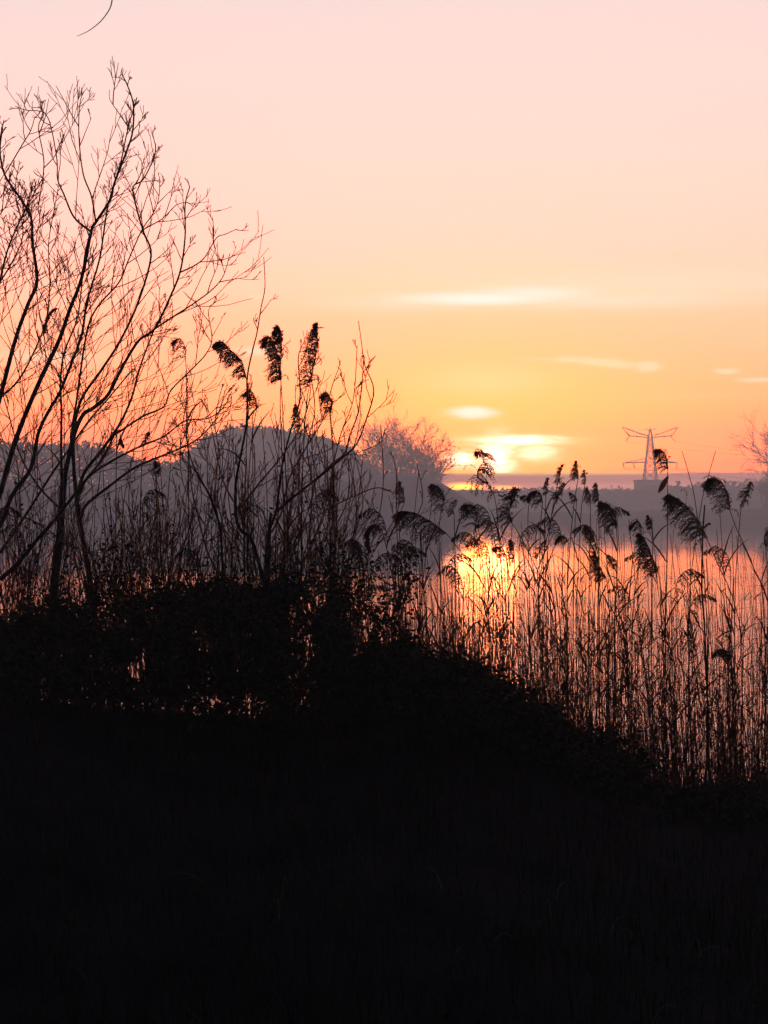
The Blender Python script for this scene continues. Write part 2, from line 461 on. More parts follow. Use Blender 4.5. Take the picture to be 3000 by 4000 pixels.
# growth of bare branches
def grow(b, p, d, ln, r, depth, lift=0.25, wig=0.16, spread=0.75, flat=1.0, kids=(2, 4), n=4, rmin=0.0016):
    steps = max(4, int(ln / 0.06)) if ln < 3 else 8
    steps = min(steps, 9)
    pts = [p.copy()]; dd = d.normalized()
    for i in range(steps):
        dd = dd + Vector((rnd.gauss(0, wig), rnd.gauss(0, wig) * flat, rnd.gauss(0, wig))) + Vector((0, 0, lift * 0.3))
        dd.normalize()
        pts.append(pts[-1] + dd * ln / steps)
    b.tube(pts, r, max(rmin, r * 0.35), n)
    if depth > 0:
        for k in range(rnd.randint(*kids)):
            t_ = rnd.uniform(0.2, 0.95)
            i = min(int(t_ * steps), steps - 1)
            q = pts[i].lerp(pts[i + 1], t_ * steps - i)
            dir_ = (pts[i + 1] - pts[i]).normalized()
            side_ = dir_.cross(Vector((rnd.gauss(0, .35 * flat), 1, rnd.gauss(0, .35 * flat)))).normalized() * rnd.choice((-1, 1))
            side_ = (side_ + Vector((0, rnd.gauss(0, .45) * flat, 0))).normalized()
            nd = (dir_ + side_ * spread * rnd.uniform(0.6, 1.3)).normalized()
            grow(b, q, nd, ln * rnd.uniform(0.3, 0.7), max(rmin, r * 0.6), depth - 1, lift, wig, spread, flat, kids, max(3, n - 1), rmin)
    return pts

def far_tree(px, base_z, top_py, Yd, spread_m, label, group=None, name='bare_tree', dens=1.0):
    x = (px - 1500) / F * Yd
    top = EYE - (top_py - 2000) / F * Yd
    H = top - base_z
    root = empty(name, (x, Yd, base_z), label, 'tree', group)
    base = Vector((x, Yd, base_z))
    tb = MB(); tb.tube([base, base + Vector((rnd.gauss(0, .2), 0, H * 0.2)), base + Vector((rnd.gauss(0, .4), 0, H * 0.42))], H * 0.018, H * 0.011, 6)
    tb.build('trunk', M['fartree'], root)
    cb = MB()
    for i in range(int(12 * dens)):
        a = rnd.uniform(-1.25, 1.25)
        p = base + Vector((0, 0, H * rnd.uniform(0.10, 0.30)))
        tip = base + Vector((math.sin(a) * spread_m, rnd.gauss(0, spread_m * .4), H * .30 + H * .70 * math.cos(a * .92)))
        d = tip - p
        d0 = Vector((d.x * .75, d.y * .75, d.z * 1.1))
        grow(cb, p, d0, d.length * .86, H * 0.0085, 3, 0.02, 0.09, 0.6, 1.0, (3, 5), 3, 0.03)
    cb.build('crown', M['fartree'], root)
    return root
wood('far_treeline', [(1380, 1990), (1450, 1925), (1800, 1930), (2100, 1920), (2430, 1924), (2620, 1906), (2800, 1896), (3100, 1885), (4200, 1880)],
     690, 30, 'low hazy treeline along the far right shore under the pylon', 24000, 1.2)
far_tree(1445, 1.0, 1710, 440, 4.9, 'leftmost bare tree of the hazy orange clump beside the sun', 'bare trees left of the sun', dens=1.1)
far_tree(1508, 1.0, 1680, 435, 5.4, 'second bare tree from the left in the clump beside the sun', 'bare trees left of the sun', dens=1.3)
far_tree(1582, 1.0, 1675, 445, 5.6, 'tallest bare tree in the middle of the clump beside the sun', 'bare trees left of the sun', dens=1.3)
far_tree(1648, 1.0, 1695, 432, 4.9, 'bare tree fourth from the left in the clump beside the sun', 'bare trees left of the sun', dens=1.1)
far_tree(1700, 1.0, 1745, 438, 3.2, 'rightmost and lowest bare tree of the clump nearest the sun', 'bare trees left of the sun', dens=.9)
far_tree(3062, 1.0, 1680, 470, 7, 'bare hazy tree cut by the right edge of the photo', name='bare_tree', dens=1.4)
far_tree(2990, 1.0, 1845, 460, 4, 'small bare bush under the hazy tree at the right edge', name='bare_bush')

# pylon
def pylon():
    Yd = 860.0
    gx = (2540 - 1500) / F * Yd
    zb = 6.0
    pz = lambda py: EYE - (py - 2000) / F * Yd
    px_ = lambda px: (px - 1500) / F * Yd
    root = empty('electricity_pylon', (gx, Yd, zb), 'hazy steel lattice pylon with two crossarms standing right of the sun', 'pylon')
    ztop, zarm, zlow, zwaist = pz(1676), pz(1709), pz(1805), pz(1720)
    b = MB()
    def hw(z):  # half width of the mast
        return 0.9 + (zarm - z) / (zarm - zb) * 3.4 if z < zarm else 0.9 * max(0.15, (ztop - z) / (ztop - zarm))
    lv = [zb, pz(1920), pz(1875), pz(1838), zlow, pz(1775), pz(1750), pz(1728), zarm, ztop]
    cs = [(-1, -1), (1, -1), (1, 1), (-1, 1)]
    cor = lambda z, c: Vector((gx + c[0] * hw(z), Yd + c[1] * hw(z), z))
    for c in cs:
        for z0, z1 in zip(lv, lv[1:]): b.tube([cor(z0, c), cor(z1, c)], 0.30, 0.26, 4)
    for i in range(4):
        c0, c1 = cs[i], cs[(i + 1) % 4]
        for z0, z1 in zip(lv, lv[1:-1]):
            b.tube([cor(z0, c0), cor(z1, c1)], 0.15, None, 3); b.tube([cor(z0, c1), cor(z1, c0)], 0.15, None, 3)
            b.tube([cor(z1, c0), cor(z1, c1)], 0.15, None, 3)
    b.build('lattice_mast', M['steel'], root)
    tp = MB(); tp.tube([Vector((gx - 2.6, Yd, pz(1677))), Vector((gx + 2.6, Yd, pz(1677)))], 0.16, None, 4)
    tp.tube([Vector((gx, Yd, ztop - .6)), Vector((gx, Yd, pz(1670)))], 0.14, None, 4)
    tp.build('peak_bracket', M['steel'], root)
    for s_ in (-1, 1):
        a = MB()
        tip = Vector((gx + s_ * 13.3, Yd, pz(1668))); kink = Vector((gx + s_ * 10.2, Yd, pz(1702)))
        m0 = Vector((gx + s_ * .9, Yd, zarm)); m1 = Vector((gx + s_ * 5, Yd, pz(1693)))
        for dy in (-0.7, 0.7):
            o_ = Vector((0, dy, 0))
            a.tube([m0 + o_, kink + o_ * .5], 0.24, None, 4); a.tube([kink + o_ * .5, tip], 0.2, None, 4)
            a.tube([m0 + Vector((0, 0, .8)) + o_, m1 + o_, tip], 0.2, None, 4)
        for t_ in (0.2, 0.4, 0.6, 0.8, 1.0):
            p = m0.lerp(kink, t_); q = (m0 + Vector((0, 0, .8))).lerp(m1, min(1, t_ * 2)) if t_ < .5 else m1.lerp(tip, (t_ - .5) * 1.2)
            a.tube([p, q], 0.1, None, 3)
        a.build('crossarm', M['steel'], root)
        l = MB()
        k0 = Vector((gx + s_ * hw(zlow), Yd, zlow)); k1 = Vector((gx + s_ * 13.0, Yd, pz(1808)))
        for dy in (-1, 1):
            l.tube([k0 + Vector((0, dy, 0)), k1], 0.26, None, 4)
            l.tube([k0 + Vector((0, dy, 1.7)), k1 + Vector((-s_ * 5, dy * .3, .9)), k1], 0.16, None, 4)
        for t_ in (.2, .4, .6, .8): l.tube([k0.lerp(k1, t_), k0.lerp(k1, t_ * .9) + Vector((0, 0, 1.5 * (1 - t_)))], 0.09, None, 3)
        l.build('crossarm', M['steel'], root)
        for q in (kink, k1, k0.lerp(k1, .55)):
            i_ = MB(); i_.tube([q, q + Vector((s_ * -.2, 0, -0.6)), q + Vector((s_ * (1.6 if q is kink else -.6), 0, -2.6))], 0.2, 0.26, 5)
            i_.build('insulator', M['steel'], root)
            wl = MB(); e = q + Vector((s_ * (1.6 if q is kink else -.6), 0, -2.6)); f_ = e + Vector((150, -45, -2))
            wl.tube([e.lerp(f_, k / 14) + Vector((0, 0, -7 * 4 * (k / 14) * (1 - k / 14))) for k in range(15)], 0.07, None, 3)
            wl.build('power_cable', M['steel'], root)
pylon()

def far_building():
    Yd = 755.0
    pz = lambda py: EYE - (py - 2000) / F * Yd
    px_ = lambda px: (px - 1500) / F * Yd
    x0, x1 = px_(2488), px_(2606)
    root = empty('far_building', ((x0 + x1) / 2, Yd, 0.2), 'grey square building faint in the haze below the pylon', 'building')
    b = MB(); b.box((x0, Yd, 0.2), (x1, Yd + 9, pz(1882)))
    wl = b.build('wall', M['render'], root)
    r_ = MB(); r_.box((x0 - .25, Yd - .25, pz(1882) + .003), (x1 + .25, Yd + 9.25, pz(1874)))
    r_.build('roof', M['slate'], root)
    for j in range(3):
        for i in range(4):
            cx = x0 + (i + .5) * (x1 - x0) / 4; cz = 1.6 + j * 2.5
            f_ = MB(); f_.box((cx - .45, Yd - .05, cz), (cx + .45, Yd - .003, cz + 1.2)); f_.build('window', M['glass'], root)
far_building()

# air: even haze box round the lake, sky outside it
hb = MB(); hb.box((-680, -60, -2.4), (680, 1080, 52))
hm = bpy.data.materials.new('haze'); hm.use_nodes = True
t = hm.node_tree; t.nodes.clear()
vo = t.nodes.new('ShaderNodeVolumePrincipled'); mo = t.nodes.new('ShaderNodeOutputMaterial')
vo.inputs['Color'].default_value = (0.70, 0.92, 1.0, 1)
vo.inputs['Density'].default_value = HAZE
vo.inputs['Anisotropy'].default_value = 0.52
t.links.new(vo.outputs[0], mo.inputs['Volume'])
tag(hb.build('haze', hm), 'thin evening haze over the lake', 'haze', kind='stuff')

# ------------------------------------------------------------------ the bare trees on the bank
def limb_pts(pxs, Yd, y_end=None):
    n_ = len(pxs)
    return catmull([P(a, b_, Yd + ((y_end - Yd) * i / (n_ - 1) if y_end else 0)) for i, (a, b_) in enumerate(pxs)], 5)

def twigs(b, pts, dens, lmax, r, depth=2, t0=0.12, lift=0.35, spread=0.8):
    L = len(pts); tot = sum((pts[i + 1] - pts[i]).length for i in range(L - 1))
    n_ = int(tot * dens)
    for k in range(n_):
        t_ = t0 + (1 - t0) * (k + rnd.random()) / max(n_, 1)
        f_ = t_ * (L - 1); i = min(int(f_), L - 2)
        q = pts[i].lerp(pts[i + 1], f_ - i)
        d = (pts[i + 1] - pts[i]).normalized()
        s_ = d.cross(Vector((rnd.gauss(0, .3), 1, rnd.gauss(0, .3)))).normalized() * (1 if k % 2 else -1)
        s_ = (s_ + Vector((0, rnd.gauss(0, .6), 0))).normalized()
        nd = (d + s_ * spread * rnd.uniform(.6, 1.3)).normalized()
        ln = lmax * rnd.uniform(0.35, 1.0) * (1 - 0.9 * t_)
        grow(b, q, nd, ln, r * rnd.uniform(.7, 1.1), depth, lift, 0.075, 0.55, 1.0, (1, 3), 3)

def tree(name, label, cat, base, trunks, limbs, dens=5, lmax=0.9, tw_r=0.0032, depth=2, group=None):
    root = empty(name, base, label, cat, group)
    tb = MB()
    for pts, r0, r1 in trunks: tb.tube(pts, r0, r1, 8)
    tb.build('trunk', M['bark'], root, True)
    cb = MB()
    for pts, r0, r1, dk in limbs:
        lb = MB(); L = len(pts)
        lb.tube(pts, 0, 0, 6, radii=[.78 * r0 + (r1 - .78 * r0) * (i / (L - 1)) ** 0.7 for i in range(L)])
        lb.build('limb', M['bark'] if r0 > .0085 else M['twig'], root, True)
        twigs(cb, pts, dens * dk, lmax, tw_r, depth)
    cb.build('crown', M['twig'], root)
    return root

YA = 9.6
def below(px, py, Yd, px2):   # a ground point continuing the stem down
    p = P(px2, 2700, Yd); p.z = ground(p.x, p.y) - 0.05
    return p
A = lambda pts, Yd=YA, ye=None: limb_pts(pts, Yd, ye)
trunkA = A([(205, 2760), (208, 2500), (211, 2300), (229, 2144), (241, 1993), (250, 1873)])
trunkA2 = A([(395, 2760), (372, 2500), (355, 2300), (325, 2114), (301, 1963), (289, 1842)], YA + .15)
limbsA = [
    (A([(250, 1873), (289, 1700), (325, 1620), (362, 1595), (422, 1541), (480, 1430), (542, 1330), (603, 1285), (663, 1164), (705, 1056), (723, 923), (723, 803), (741, 730)], YA, YA - .4), .019, .003, 1.1),
    (A([(603, 1285), (680, 1235), (753, 1188), (830, 1130), (874, 1074), (898, 990)], YA - .2), .008, .002, 1.0),
    (A([(301, 1963), (325, 1855), (398, 1758), (464, 1662), (512, 1560), (545, 1440), (585, 1330), (620, 1250), (660, 1185)], YA, YA + .5), .016, .003, 1.1),
    (A([(312, 2040), (335, 1975), (422, 1903), (530, 1825), (640, 1778), (741, 1734), (800, 1690), (850, 1630)], YA - .1), .013, .003, 1.1),
    (A([(301, 1963), (340, 1870), (430, 1805), (542, 1746), (640, 1705), (723, 1644), (814, 1634), (874, 1589), (905, 1530)], YA + .1, YA + .6), .012, .002, 1.2),
    (A([(440, 1700), (476, 1680), (560, 1625), (639, 1589), (669, 1523), (753, 1439), (808, 1378), (828, 1320), (814, 1225), (826, 1190)], YA - .15), .009, .002, 1.0),
    (A([(241, 1873), (239, 1750), (240, 1600), (236, 1500), (250, 1380), (300, 1250), (318, 1130), (330, 1000), (352, 905)], YA + .2), .012, .003, 1.2),
    (A([(289, 1842), (288, 1692), (318, 1560), (400, 1440), (470, 1330), (540, 1180), (590, 1000), (560, 905), (530, 800), (520, 730), (560, 700), (603, 610), (607, 560)], YA + .1, YA - .3), .013, .003, 1.1),
    (A([(289, 1842), (280, 1700), (300, 1560), (338, 1303), (380, 1200), (464, 1104), (500, 1020), (554, 899), (600, 830), (621, 767), (624, 694)], YA - .2), .011, .002, 1.0),
    (A([(554, 899), (600, 875), (640, 850), (690, 800), (735, 790)], YA - .2), .005, .002, .9),
    (A([(700, 1065), (755, 1040), (800, 1005), (845, 930), (880, 915), (925, 895)], YA - .35), .006, .002, .7),
    (A([(0, 2264), (78, 2192), (150, 2102), (229, 2011), (330, 1880), (400, 1790), (470, 1650)], YA - .4, YA - .2), .017, .005, .8),
    (A([(0, 2160), (60, 2071), (120, 1981), (190, 1870), (280, 1740), (350, 1640), (420, 1560), (520, 1440)], YA + .5), .014, .004, 1.0),
    (A([(240, 1993), (150, 1900), (80, 1780), (40, 1640), (0, 1500)], YA + .3), .009, .003, 1.2),
    (A([(229, 2100), (120, 2030), (30, 2010), (-60, 1960)], YA + .3), .008, .003, 1.0),
]
tree('willow_tree', 'tall many-stemmed bare willow with trunk near the left edge, branches fanning right', 'tree', P(205, 2760, YA),
     [(trunkA, .029, .017), (trunkA2, .021, .010)], limbsA, 12.5, 0.7, .0032)

YB = 9.1
B = lambda pts, ye=None: limb_pts(pts, YB, ye)
trunkC = B([(-330, 2750), (-260, 2500), (-200, 2330), (-120, 2150)])
limbsC = [
    (B([(-120, 2150), (-50, 2030), (0, 1927), (60, 1722), (145, 1511), (229, 1333), (271, 1213), (319, 1086), (356, 905), (374, 869), (431, 779), (446, 718), (494, 592), (518, 513), (521, 411), (500, 339), (476, 290)]), .024, .0028, 1.0),
    (B([(-160, 2230), (-110, 1950), (0, 1553), (60, 1327), (109, 1189), (145, 1098), (127, 953), (121, 851), (78, 773), (18, 682), (0, 590), (10, 500)], YB + .5), .022, .004, 1.0),
    (B([(-100, 2200), (0, 2053), (48, 1933), (120, 1830), (150, 1692), (193, 1601), (235, 1529), (283, 1408), (319, 1309), (338, 1188), (362, 1104), (392, 996), (422, 803), (470, 640), (500, 501), (535, 380)], YB + .3), .019, .003, 1.1),
    (B([(356, 905), (290, 850), (250, 760), (225, 700), (222, 620), (195, 480), (165, 430), (150, 415)], YB + .2), .008, .002, .8),
    (B([(374, 869), (358, 770), (325, 680), (310, 560), (308, 460), (315, 390), (330, 355)], YB - .1), .007, .002, .8),
    (B([(18, 682), (90, 560), (120, 510), (135, 460)], YB + .3), .005, .002, .8),
    (B([(150, 800), (172, 640), (150, 500), (170, 440), (100, 430), (60, 415)], YB + .4), .005, .002, .8),
    (B([(506, 505), (470, 450), (430, 390), (428, 350)], YB), .004, .0015, .5),
    (B([(-150, 1700), (-60, 1450), (-20, 1200), (20, 1010), (60, 900), (120, 780), (165, 700)], YB + .5), .012, .003, 1.4),
    (B([(-200, 1400), (-100, 1150), (-40, 900), (-10, 760), (-10, 600), (15, 470)], YB + .2), .010, .003, 1.3),
    (B([(-120, 1250), (-20, 1130), (60, 1000), (90, 900), (60, 750), (75, 640)], YB + .7), .008, .002, 1.4),
    (B([(-60, 1600), (60, 1500), (130, 1380), (180, 1250), (195, 1100), (190, 950), (215, 800), (230, 720)], YB + .6), .009, .002, 1.3),
]
tree('willow_tree', 'willow leaning in from beyond the left edge, its branches the tallest in the photo', 'tree', P(-330, 2750, YB),
     [(trunkC, .04, .028)], limbsC, 13.0, 0.52, .0032)

YS = 9.0
S_ = lambda pts, ye=None: limb_pts(pts, YS, ye)
limbsB = [
    (S_([(1035, 2300), (988, 2122), (940, 2070), (922, 2020), (920, 1940), (922, 1878), (939, 1786), (960, 1672), (966, 1580), (966, 1471), (988, 1363), (1004, 1298), (1020, 1200), (1035, 1120), (1030, 1003)], YS - .1), .014, .002, .45),
    (S_([(939, 1987), (998, 1905), (1080, 1808), (1150, 1710), (1200, 1600), (1215, 1500)], YS - .1), .008, .002, 1),
    (S_([(1080, 1998), (1160, 1930), (1242, 1867), (1340, 1786), (1394, 1732), (1432, 1634), (1460, 1525), (1427, 1433), (1415, 1390)], YS - .2), .010, .002, .8),
    (S_([(1242, 1867), (1300, 1810), (1346, 1770), (1367, 1700), (1400, 1607), (1416, 1471), (1418, 1390), (1400, 1254)], YS), .008, .002, .6),
    (S_([(1053, 2068), (1080, 1987), (1101, 1824), (1134, 1688), (1172, 1553), (1165, 1400), (1190, 1330)], YS), .010, .002, 1),
    (S_([(1060, 2080), (1100, 2000), (1130, 1870), (1200, 1740), (1260, 1640), (1300, 1500), (1330, 1420)], YS + .3), .008, .002, 1),
    (S_([(1050, 2150), (1150, 2080), (1280, 1990), (1400, 1930), (1480, 1905), (1545, 1930)], YS + .1), .007, .002, .7),
    (S_([(985, 2120), (930, 1990), (880, 1900), (850, 1800), (830, 1690), (800, 1580)], YS + .2), .008, .002, 1),
    (S_([(1005, 2020), (960, 1985), (948, 2040), (965, 2100)], YS), .006, .003, .1),
    (S_([(1050, 2060), (1020, 1990), (985, 1975), (955, 2000), (945, 2050)], YS), .005, .003, .1),
    (S_([(1300, 2350), (1310, 2100), (1290, 1900), (1330, 1700), (1380, 1560), (1395, 1350)], YS + .3), .007, .002, .9),
    (S_([(1230, 2350), (1210, 2100), (1220, 1900), (1200, 1750), (1230, 1600), (1210, 1420), (1225, 1300)], YS + .2), .007, .002, .9),
]
tree('willow_shrub', 'bare bushy willow shrub in the middle, forking below the tall drooping reed heads', 'shrub', P(1045, 2740, YS),
     [(S_([(1048, 2740), (1046, 2500), (1044, 2320), (1047, 2200), (1053, 2068), (1058, 2003)]), .020, .0065)], limbsB, 7.0, 0.5, .0030)

limbsD = [
    (S_([(870, 2300), (863, 2095), (830, 1960), (770, 1851), (733, 1743), (728, 1600), (730, 1450)]), .009, .002, 1),
    (S_([(860, 2250), (808, 2150), (770, 2000), (749, 1905), (733, 1743), (700, 1620)], YS + .2), .008, .002, 1),
    (S_([(900, 2300), (906, 2155), (860, 2050), (790, 1880), (700, 1770), (660, 1690)], YS + .3), .007, .002, 1),
    (S_([(880, 2300), (880, 2100), (850, 1950), (860, 1800), (840, 1650), (870, 1500)], YS + .1), .006, .002, 1),
]
tree('willow_shrub', 'thin bare shrub between the left willow and the forked shrub', 'shrub', P(880, 2740, YS),
     [(S_([(885, 2740), (882, 2500), (878, 2300), (870, 2200)]), .014, .007)], limbsD, 7.0, 0.5, .0028)
def scrub(px, Yd, topy, n_, label, w_=90):
    root = empty('sapling', P(px, 2740, Yd), label, 'sapling', 'bare saplings on the bank')
    b = MB(); 
    for k in range(int(n_ * 2.6)):
        x0 = px + rnd.uniform(-w_, w_) * .5; x1 = px + rnd.gauss(0, w_ * 1.3)
        ty = topy + rnd.uniform(0, 330)
        pts = limb_pts([(x0, 2740), (x0 * .7 + x1 * .3 + rnd.gauss(0, 15), 2450), (x0 * .45 + x1 * .55 + rnd.gauss(0, 20), 2200), (x1 + rnd.gauss(0, 15), (2200 + ty) / 2), (x1 + rnd.gauss(0, 20), ty)], Yd + rnd.uniform(-.3, .3))
        b.tube(pts, rnd.uniform(.0035, .006), .0018, 4)
        twigs(b, pts, 5.0, .36, .0022, 1, .3)
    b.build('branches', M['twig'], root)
for px, Yd, ty, n_, lb, w_ in [
    (60, 9.9, 1750, 9, 'low bare sapling at the left edge under the willow limbs', 110),
    (420, 9.7, 1780, 10, 'bare sapling just right of the willow trunk', 120),
    (620, 9.5, 1700, 11, 'bare sapling in front of the pale gap left of the grove', 110),
    (1080, 9.4, 1560, 14, 'bare sapling crowded behind the forked shrub below the reed heads', 150),
    (1290, 9.3, 1650, 9, 'rightmost bare sapling, tips standing before the right end of the grove', 85)]:
    scrub(px, Yd, ty, n_, lb, w_)

# twig hanging in at the top left corner from a tree overhead
root = empty('overhanging_branch', P(180, -500, 5.0), 'thin curved twig hanging into the sky at the top left', 'branch')
b = MB(); b.tube(limb_pts([(180, -500), (330, -300), (420, -120), (438, 0), (405, 70), (350, 118), (300, 142)], 5.0), .0030, .0008, 5)
b.tube(limb_pts([(180, -500), (60, -200), (20, -40), (-40, 2)], 5.0), .004, .004, 5)
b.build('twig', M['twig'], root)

# ------------------------------------------------------------------ reeds
def plume(b, rachis, droop_dir, ln, n_, strand=0.5, dense=1.0, spik=0.0068):
    """drooping panicle: strands combed to one side off the rachis"""
    L = len(rachis); spik = spik * min(1.0, .35 + ln / .3)
    b.tube(rachis, .0022, .001, 4)
    n_ = int(n_ * 1.5)
    for k in range(n_):
        t_ = min(1, max(0, (k + rnd.random() * 3 - 1) / n_))
        f_ = t_ * (L - 1); i = min(int(f_), L - 2)
        q = rachis[i].lerp(rachis[i + 1], f_ - i)
        d = (rachis[i + 1] - rachis[i]).normalized()
        sl = ln * strand * (0.25 + 0.75 * math.sin(math.pi * min(1, (0.25 + t_ * .8)))) * rnd.uniform(.6, 1.15)
        wv = rnd.uniform(.5, 1.5)
        side_ = Vector((rnd.gauss(0, .55), rnd.gauss(0, .55), rnd.gauss(0, .3)))
        dd = (d * 0.9 + side_ * .6 + droop_dir * 0.3).normalized()
        st = 7; p = q.copy(); pts = [p]
        for j in range(st):
            dd = (dd + droop_dir * 0.15 + Vector((rnd.gauss(0, .12), rnd.gauss(0, .12), -0.26 * wv))).normalized()
            p = p + dd * sl / st; pts.append(p)
        b.tube(pts, .0007, .0004, 3)
        for j in range(1, st + 1):
            for _ in range(3 if rnd.random() < dense else 2):
                e = (pts[j] - pts[j - 1]).normalized() + Vector((rnd.gauss(0, .5), rnd.gauss(0, .5), rnd.gauss(0, .5)))
                e.normalize()
                b.leaf(pts[j - 1].lerp(pts[j], rnd.random()), e, Vector((rnd.gauss(0, 1), -1, rnd.gauss(0, 1))).normalized(), spik * rnd.uniform(1.2, 2.6), spik * .42)

def reed_leaf(b, p, a, ln, w_, rise=0.9):
    d = Vector((math.cos(a), math.sin(a), rise)).normalized()
    pts = [p.copy()]; q = p.copy()
    for j in range(6):
        q = q + d * ln / 6; pts.append(q)
        d = (d + Vector((rnd.gauss(0, .04), 0, -0.20))).normalized()
    b.ribbon(pts, [w_ * k for k in (.5, 1, 1, .85, .6, .35, .03)], Vector((-math.sin(a), math.cos(a), .2)), rnd.uniform(-1, 1))

REEDG = 'reeds with drooping feathery heads'
def hero(label, head, stem, Yd, side=-1, n_=46, strand=.5, r=.0032, leaves=2, dense=1.0, leafspec=None):
    """head: rachis pixels from base to tip ([] = no head); stem: pixels from the head base down"""
    foot = P(stem[-1][0], stem[-1][1], Yd)
    ft = Vector((foot.x + rnd.uniform(-.05, .05), Yd, min(-0.15, foot.z)))
    pts = [P(a, c, Yd) for a, c in stem]
    base_mid = pts[-1].lerp(ft, .5)
    path = catmull([ft, base_mid] + pts[::-1] + ([P(*head[0], Yd)] if head else []), 5)
    root = empty('reed', ft, label, 'reed', REEDG)
    sb = MB(); sb.tube(path, r, r * .62, 5); sb.build('stem', M['reed'], root, True)
    if head:
        hp = catmull([P(a, c, Yd + rnd.gauss(0, .01)) for a, c in head], 5)
        ln = sum((hp[i + 1] - hp[i]).length for i in range(len(hp) - 1))
        pbm = MB(); plume(pbm, hp, Vector((side * .8, 0, -.35)), ln, n_, strand, dense)
        pbm.build('plume', M['plume'], root)
    for k in range(leaves):
        i = int(len(path) * rnd.uniform(.35, .8))
        lb = MB(); reed_leaf(lb, path[i], rnd.choice((0, math.pi)) + rnd.gauss(0, .5), rnd.uniform(.12, .28), .009, rnd.uniform(1.5, 3.5))
        lb.build('leaf', M['reedleaf'], root)
    if leafspec:
        for (a, c, e, f_, w_) in leafspec:
            lb = MB(); p0, p1 = P(a, c, Yd - .01), P(e, f_, Yd - .01); mid_ = p0.lerp(p1, .5)
            lb.ribbon([p0, p0.lerp(mid_, .5), mid_, mid_.lerp(p1, .5), p1], [w_ * .3, w_ * .8, w_, w_ * .8, w_ * .2])
            lb.build('leaf', M['reedleaf'], root)
    return root

